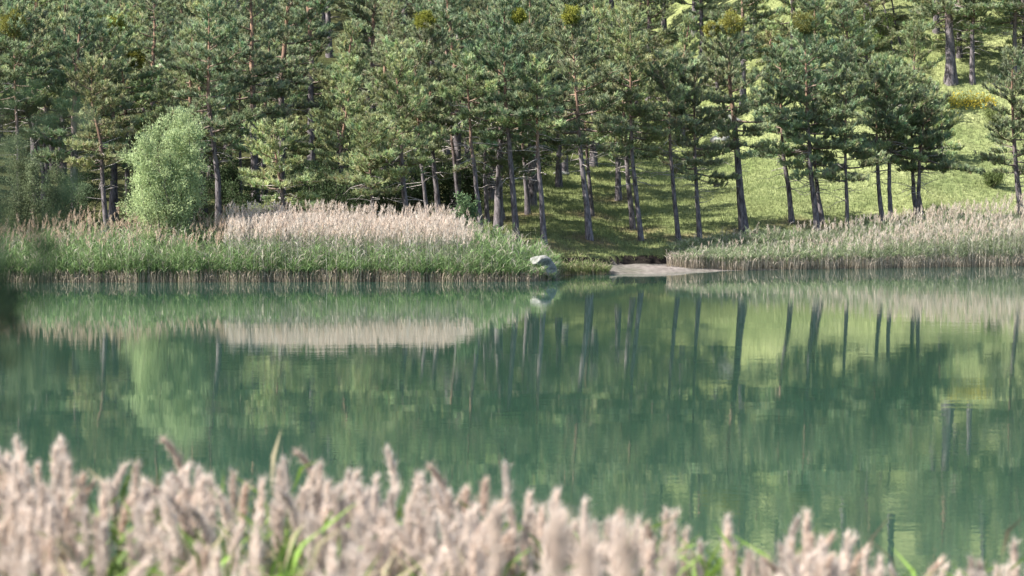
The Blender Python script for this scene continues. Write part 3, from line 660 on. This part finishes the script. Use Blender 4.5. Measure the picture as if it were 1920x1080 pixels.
rt = Acc()
def frontR(x): return np.interp(x, [6.5, 8.5, 10.5, 23, 36], [109.6, 109.9, 110.3, 114.9, 119]) + .15 * wob(x, 5, .7)
n = 15000; x = rng.uniform(7.3, 36, n); dep = rng.uniform(0, 1, n) * np.interp(x, [7, 10, 36], [2.0, 4.2, 5]); y = frontR(x) + dep
pxx = 960 + FPX * x / y
Hh = np.interp(pxx, [1260, 1300, 1400, 1560, 1620, 1750, 1850, 1920], [.5, .85, 1.05, 1.2, 1.5, 1.85, 2.15, 2.35]) * np.clip(.82 + .06 * dep, 0, 1)
keep = rng.uniform(size=n) < np.interp(pxx, [1260, 1330], [.35, 1]); x, y, dep, pxx, Hh = [q[keep] for q in (x, y, dep, pxx, Hh)]; n = len(x)
bz = np.maximum(gz(x, y), -.3)
pd = np.interp(pxx, [1280, 1550, 1650, 1900], [.22, .3, .45, .55]); dr = rng.uniform(size=n) < pd
reeds(rt, np.stack([x, y], -1)[~dr], (Hh * (1 + .1 * wob(x * 4, y, 1)) * rng.uniform(.62, 1.06, n))[~dr], bz[~dr], rng, (0.20, .25, .13), (.42, .38, .31), PL, 0, leafn=7, dryfrac=.1, leafL=.4)
pl_ = dr & (rng.uniform(size=n) < np.interp(pxx, [1300, 1560, 1700], [.08, .2, .4]))
reeds(rt, np.stack([x, y], -1)[pl_], (Hh * rng.uniform(.76, 1.08, n))[pl_], bz[pl_], rng, GR, (.44, .42, .34), (.54, .46, .38), 1, dryfrac=1, leafn=4)
npq = dr & ~pl_
reeds(rt, np.stack([x, y], -1)[npq], (Hh * rng.uniform(.7, 1.0, n))[npq], bz[npq], rng, GR, (.44, .42, .34), PL, 0, dryfrac=1, leafn=5)
n2 = 3600; x = rng.uniform(7.0, 36, n2); y = frontR(x) - .2 + rng.uniform(0, .8, n2)
reeds(rt, np.stack([x, y], -1), rng.uniform(.3, .75, n2), np.maximum(gz(x, y), -.3), rng, GR, (.42, .36, .29), PL, 0, dryfrac=1, leafn=3, leafL=.3, lean=.14)
v, f, c = rt.out()
tag(mk("reed_bed", v, f, M_reed, col=c), "pale reed bed along the right far shore, growing taller toward the right", "reeds", kind="stuff")
# sedge tussock right of the boulder
sg = Acc(); n = 900; x = rng.uniform(1.9, 4.3, n); y = shore(x) + rng.uniform(-.1, 1.0, n)
reeds(sg, np.stack([x, y], -1), rng.uniform(.3, .75, n) * (1 - .35 * np.abs(x - 3) / 1.4), gz(x, y), rng, (.15, .19, .07), (.36, .31, .2), PL, 0, dryfrac=.45, leafn=4, leafL=.3, lean=.2, browncut=.12)
v, f, c = sg.out(); tag(mk("sedge", v, f, M_reed, col=c), "low sedge on the little spit right of the boulder", "sedge", kind="stuff")

# ------------------------------------------------------------------ grass
gr = Acc(); rng = np.random.default_rng(31)
n = 110000; y = 105 + rng.uniform(0, 1, n) ** .85 * 62; x = (rng.uniform(-.02, .222, n)) * y; t = y - bankY(x)
k = t > .05; x, y, t = x[k], y[k], t[k]; n = len(x); z = gz(x, y)
m = np.clip((x - 6) / 10, 0, 1) * np.clip((y - 114) / 8, 0, 1)
base_c = np.array([.18, .21, .085]) * (1 - m[:, None]) + np.array([.20, .24, .105]) * m[:, None]
pat = wob(x, y, 1.1)[:, None]; base_c = base_c * (1 + .22 * pat) + np.array([.05, .035, .015]) * np.clip(wob(x + 9, y, 2.7)[:, None], 0, 1)
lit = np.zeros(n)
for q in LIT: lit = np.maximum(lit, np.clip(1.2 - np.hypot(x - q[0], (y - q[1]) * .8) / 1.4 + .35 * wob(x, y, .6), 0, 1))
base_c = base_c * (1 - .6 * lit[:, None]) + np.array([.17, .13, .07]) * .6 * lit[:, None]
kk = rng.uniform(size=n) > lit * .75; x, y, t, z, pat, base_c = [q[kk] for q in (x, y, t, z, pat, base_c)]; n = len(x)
for rep in range(2):
    bb = np.stack([x, y, z - .02], -1) + rng.normal(size=(n, 3)) * [.05, .05, 0]
    d = unit(np.stack([rng.normal(size=n) * .45, rng.normal(size=n) * .45, np.ones(n)], -1))
    hgt = rng.uniform(.08, .24, n) * (1 + .5 * np.clip(pat[:, 0], 0, 1.5)) * np.where(t < .5, 1.5, 1)
    v, f = blades(bb, d, hgt, .035, rng); cc = base_c * rng.uniform(.7, 1.35, n)[:, None]
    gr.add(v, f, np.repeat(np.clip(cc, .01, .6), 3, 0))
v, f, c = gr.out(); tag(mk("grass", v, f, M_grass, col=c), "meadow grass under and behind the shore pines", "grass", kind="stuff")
# flowers on the upper meadow
fl = Acc(); n = 650
fx = []; fy = []
for q in range(n):
    p = ground_at(rng.uniform(1775, 1865), rng.normal() * 4 + 200, 134, 160); fx.append(p[0]); fy.append(p[1] + rng.normal() * .4)
fx = np.array(fx); fy = np.array(fy); fz = gz(fx, fy) + rng.uniform(.15, .5, n)
v, f = blades(np.stack([fx, fy, fz], -1), unit(rng.normal(size=(n, 3)) + [0, 0, .7]), .12, .08, rng)
fl.add(v, f, np.repeat(np.array([.6, .47, .06]) * rng.uniform(.8, 1.2, n)[:, None], 3, 0))
v, f = blades(np.stack([fx, fy, fz - .45], -1), unit(rng.normal(size=(n, 3)) * .15 + [0, 0, 1]), .5, .02, rng); fl.add(v, f, [.12, .17, .05])
v, f, c = fl.out(); tag(mk("yellow_flowers", v, f, M_grass, col=c), "patch of yellow flowers on the upper right meadow", "flowers", kind="stuff")

# ------------------------------------------------------------------ stones
def stone_mat():
    m, t, b = newmat("pale_stone"); N = t.nodes; L = t.links
    tc = N.new("ShaderNodeTexCoord")
    n = N.new("ShaderNodeTexNoise"); n.inputs["Scale"].default_value = 5; n.inputs["Detail"].default_value = 8; n.inputs["Roughness"].default_value = .7
    L.new(tc.outputs["Object"], n.inputs[0])
    r = N.new("ShaderNodeValToRGB"); e = r.color_ramp.elements; e[0].position = .35; e[0].color = (.05, .055, .045, 1); e[1].position = .6; e[1].color = (.22, .22, .20, 1)
    L.new(n.outputs[0], r.inputs[0]); L.new(r.outputs[0], b.inputs["Base Color"]); b.inputs["Roughness"].default_value = .9
    bp = N.new("ShaderNodeBump"); bp.inputs["Strength"].default_value = .7; bp.inputs["Distance"].default_value = .05
    L.new(n.outputs[0], bp.inputs["Height"]); L.new(bp.outputs[0], b.inputs["Normal"]); return m
M_stone = stone_mat()
import bmesh
def rock(ac, c, size, seed, sub=4, cut=.35):
    bm = bmesh.new(); bmesh.ops.create_icosphere(bm, subdivisions=sub, radius=1); bm.verts.ensure_lookup_table()
    V = np.array([v.co[:] for v in bm.verts]); F = np.array([[v.index for v in f.verts] for f in bm.faces]); bm.free()
    r = np.random.default_rng(seed)
    for _ in range(9):
        nrm = unit(r.normal(size=3)); d = r.uniform(.62, .92); q = V @ nrm; V = V - np.clip(q - d, 0, None)[:, None] * nrm * .85
    V = V * (1 + .04 * wob(V[:, 0] * 3 + seed, V[:, 1] * 3 + V[:, 2] * 2, 1.0))[:, None]
    ac.add(V * size + c, F, [1, 1, 1])
ac = Acc(); bp_ = P(1012, 505, 100.3); bp_[2] = 0.0
rock(ac, np.array([-.02, 0, .80]), [.50, .5, .28], 4)
rock(ac, np.array([.22, .1, .36]), [.50, .55, .50], 9)
v, f, c = ac.out()
o = mk("boulder", v, f, M_stone, smooth=True, loc=tuple(bp_)); tag(o, "pale split boulder at the water's edge by the reed bed's right end", "boulder")
for j, (px, py, sz, lab) in enumerate([(1052, 328, (.5, .3, .16), "flat pale rock high on the shaded lawn behind the pine trunks"), (1366, 240, (1.0, .7, .6), "pale rock showing between pine crowns on the slope"),
                                       (1352, 268, (.7, .5, .4), "smaller pale rock below the one between pine crowns")]):
    b = ground_at(px, py, 120, 175); ac = Acc(); rock(ac, np.array([0, 0, sz[2] * .4]), sz, 30 + j, 3); v, f, c = ac.out()
    tag(mk("rock", v, f, M_stone, smooth=True, loc=tuple(b)), lab, "rock", "pale rocks on the slope")

# ------------------------------------------------------------------ near reeds
NG = np.array([0.11, 0.17, 0.035])
def near_reed(rng, H, straight=False):
    """one reed, local: returns stalk, leaves, plume"""
    lx, ly = rng.normal() * .05 * H, rng.normal() * .05 * H
    tt = np.linspace(0, 1, 7)[:, None]; p = np.array([lx, ly, H]) * tt; p[:, 0] += .04 * np.sin(tt[:, 0] * 3) * rng.normal()
    sv, sf = tube(p, np.linspace(.006, .003, 7), 5)
    s = (sv, sf, np.tile(np.array([.30, .26, .18]) * rng.uniform(.7, 1.1), (len(sv), 1)))
    m = 6; q = rng.uniform(.3, .93, m); p0 = np.stack([np.interp(q, tt[:, 0], p[:, k]) for k in range(3)], -1)
    a = rng.uniform(0, 6.28, m); d = unit(np.stack([np.cos(a), np.sin(a), rng.uniform(1, 2.2, m)], -1)); L = rng.uniform(.25, .5, m)[:, None]
    sd = unit(np.cross(d, rng.normal(size=(m, 3)))) * .012; mid = p0 + d * L * .5; tip = mid + unit(d * [1, 1, .3]) * L * .5
    V = np.stack([p0, mid + sd, mid - sd, tip], 1).reshape(-1, 3); i = np.arange(m)[:, None] * 4
    lc = NG * rng.uniform(.7, 1.3, (m, 1)) if rng.uniform() < .5 else np.array([.28, .24, .16]) * rng.uniform(.7, 1.1, (m, 1))
    l = (V, np.concatenate([i + [0, 1, 2], i + [1, 3, 2]]), np.repeat(lc, 4, 0))
    K = 300; u = rng.uniform(0, 1, K); PLn = rng.uniform(.20, .33)
    a = rng.normal() * .7 + (0 if rng.uniform() < .7 else 3.14); hook = rng.uniform(.0, 1.0) ** 2.6 * (.2 if straight else 1.1)
    th = hook * u; arc = PLn
    # axis curves over toward one side
    if hook > .05: ax = np.stack([(1 - np.cos(th)) / hook * arc, 0 * u, np.sin(th) / hook * arc], -1)
    else: ax = np.stack([0 * u, 0 * u, arc * u], -1)
    R = np.array([[math.cos(a), -math.sin(a), 0], [math.sin(a), math.cos(a), 0], [0, 0, 1]]); ax = ax @ R.T
    tdir = unit(np.stack([np.sin(th), 0 * u, np.cos(th)], -1) @ R.T)
    fat = (np.sin(np.pi * np.clip(u * .86 + .12, 0, 1)) ** 1.1)[:, None]
    c = p[-1] + ax + rng.normal(size=(K, 3)) * fat * .0118 - [0, 0, .05]
    v, f = blades(c, unit(tdir + rng.normal(size=(K, 3)) * .36), rng.uniform(.045, .09, K), .007, rng)
    pc = np.array([.62, .525, .45]) * rng.uniform(.78, 1.15) * (1 + rng.normal() * np.array([0, .035, .06]))
    pl = (v, f, np.repeat(np.clip(pc * rng.uniform(.8, 1.2, (K, 1)), 0, .85), 3, 0))
    return s, l, pl
rng = np.random.default_rng(55)
def nearH(x, y):
    # tip height above the water: the bed sinks to the right
    px = 960 + FPX * x / y
    tipy = np.interp(px, [-300, 0, 420, 700, 960, 1150, 1500, 1700, 1850, 1920, 2200], [855, 858, 862, 888, 925, 960, 1000, 1035, 1055, 1062, 1085])
    return CAMZ - (tipy - 322) / FPX * 14.6
n = 2300; y = rng.uniform(9.0, 14.9, n); x = rng.uniform(-.245, .245, n) * y
gapn = wob(x / y * 75, y * .4, 1.0); gk = (gapn > np.where(x < .5, -.14, -.42)) | (rng.uniform(size=n) < .1); gk &= (y > 11.8) | (rng.uniform(size=n) < .6); x, y = x[gk], y[gk]; n = len(x)
bz = np.maximum(gz(x, y), -.3)
tipz = nearH(x, y) + np.clip(rng.normal(size=n) * .07, -.2, .12) - rng.uniform(0, 1, n) ** 2 * .36
Hn = np.clip(tipz - bz - .24, .8, 3.2)
variants = []
VH = [1.7, 1.9, 2.1, 2.3, 2.5] 
for k in range(28): variants.append(near_reed(np.random.default_rng(900 + k), VH[k % 5], k == 3))
tp = np.stack([x, y, bz + Hn + .1], -1); qx, qy = proj(tp)
vis = (qx > -10) & (qx < 1930) & (qy < 1100)
order = np.where(vis)[0][np.argsort(y[vis])]
indiv = set(order[:300].tolist()); print("near visible", len(order))
firstn = {}; bed = Acc()
def nlabel(i):
    q = proj([x[i], y[i], bz[i] + Hn[i]])[0]
    size = "tall" if Hn[i] > 2.3 else ("shorter" if Hn[i] < 2.05 else "medium")
    part = min((p for p in refs if 0 <= p[0] <= 1920), key=lambda p: abs(p[0] - q))[1]; cnt[part] = cnt.get(part, 0) + 1
    o_ = min(cnt[part], 40) - 1; tens = ["", "", "twenty", "thirty"]
    if o_ == 0: wd = "nearest"
    elif o_ < 16: wd = ORD[o_] + " nearest"
    else: wd = ["seventeenth", "eighteenth", "nineteenth", "twentieth", "twenty-first", "twenty-second", "twenty-third", "twenty-fourth", "twenty-fifth", "twenty-sixth", "twenty-seventh", "twenty-eighth", "twenty-ninth", "thirtieth", "thirty-first", "thirty-second", "thirty-third", "thirty-fourth", "thirty-fifth", "thirty-sixth"][min(o_ - 16, 19)] + " nearest"
    return f"{size} foreground reed, {wd} in line with {part}"
ORD = ["first", "second", "third", "fourth", "fifth", "sixth", "seventh", "eighth", "ninth", "tenth", "eleventh", "twelfth", "thirteenth", "fourteenth", "fifteenth", "sixteenth"]
cnt = {}
def add_near(i, lab, grp):
    k = int(rng.integers(0, 28)) if grp else 3; S = Hn[i] / VH[k % 5]
    root = empty("reed", (x[i], y[i], bz[i]), rng.uniform(-.5, .5)); root.scale = (1, 1, 1)
    tag(root, lab, "reed", grp)
    # stalk is stretched to height, the plume keeps its size
    if k not in firstn:
        s, l, p = variants[k]
        a_ = mk("stalk", *s[:2], M_reed, root, s[2], True); b_ = mk("leaves", *l[:2], M_reed, root, l[2]); c_ = mk("plume", *p[:2], M_plume, root, p[2])
        firstn[k] = (a_, b_, c_)
    else:
        a_, b_, c_ = [q.copy() for q in firstn[k]]
        for q in (a_, b_, c_): C.objects.link(q); q.parent = root
    a_.scale = (1, 1, S); b_.scale = (1, 1, S); c_.scale = (1, 1, 1); c_.location = (0, 0, VH[k % 5] * (S - 1))
for i in np.argsort(y[:n]).tolist():
    if i in indiv: add_near(i, nlabel(i), "reeds of the foreground bed")
    else:
        k = int(rng.integers(0, 28)); S = Hn[i] / VH[k % 5]; s, l, p = variants[k]; a = rng.uniform(-.5, .5)
        R = np.array([[math.cos(a), -math.sin(a), 0], [math.sin(a), math.cos(a), 0], [0, 0, 1]]); o3 = np.array([x[i], y[i], bz[i]])
        for (vv, ff, cc), zz_, off in ((s, S, 0), (l, S, 0), (p, 1, VH[k % 5] * (S - 1))):
            bed.add((vv * [1, 1, zz_] + [0, 0, off]) @ R.T + o3, ff, cc)
v, f, c = bed.out()
tag(mk("foreground_reeds", v, f, M_plume, col=c), "rest of the pale foreground reed bed along the near bank", "reeds", kind="stuff")
# green young blades low in the near bed
ng = Acc(); n3 = 13000; xx = None
yy = rng.uniform(8.6, 15, n3); xx = rng.uniform(-.25, .25, n3) * yy; tz = nearH(xx, yy) - .12 - rng.uniform(0, .5, n3) + .1 * wob(xx, yy, .35)
tz = np.where(wob(xx / yy * 75, yy * .4, 1.0) < -.1, tz + .13, tz - .06)
tz = tz + np.interp(960 + FPX * xx / yy, [1700, 1900], [0, .25])
b0 = np.maximum(gz(xx, yy), -.3)
reeds(ng, np.stack([xx, yy], -1), np.clip(tz - b0, .5, 3), b0, rng, (.14, .23, .04), (.3, .26, .16), PL, 0, leafn=7, dryfrac=.12, stemw=.009, leafL=.45, leafw=.028, browncut=.5)
v, f, c = ng.out(); tag(mk("young_reeds", v, f, M_reed, col=c), "green young reed blades between the foreground plumes", "reeds", kind="stuff")
# close, strongly blurred reeds
for j, (px, py, Yb, lab) in enumerate([(1062, 862, 5.6, "close blurred reed plume right of the centre, tallest of the soft ones"), (1082, 900, 5.8, "close pale blurred reed plume beside the tallest soft one"),
                                  (1166, 885, 5.4, "close faint blurred reed plume right of the soft pair"), (930, 880, 8.3, "blurred reed plume poking up just left of the close soft pair"), (1250, 960, 7.2, "soft close reed plume among the right-hand plumes")]):
    q = P(px, py, Yb); g_ = float(gz(q[0], Yb)); h = q[2] - g_ - .40
    x = np.append(x, q[0]); y = np.append(y, Yb); bz = np.append(bz, g_); Hn = np.append(Hn, h)
    add_near(len(x) - 1, lab, None)

# near leafy bush at the left edge
shrub("leafy_bush", "strongly blurred dark-green leafy bush close to the camera at the left edge", "bush", (-1.25, 3.5, float(gz(-1.25, 3.5)) - .05), 14, 2.76, .56, 7500, .05, .018, (.03, .055, .028), 99, low=.87, dome=.04, hmin=.95, stemr=.012, clusters=220)
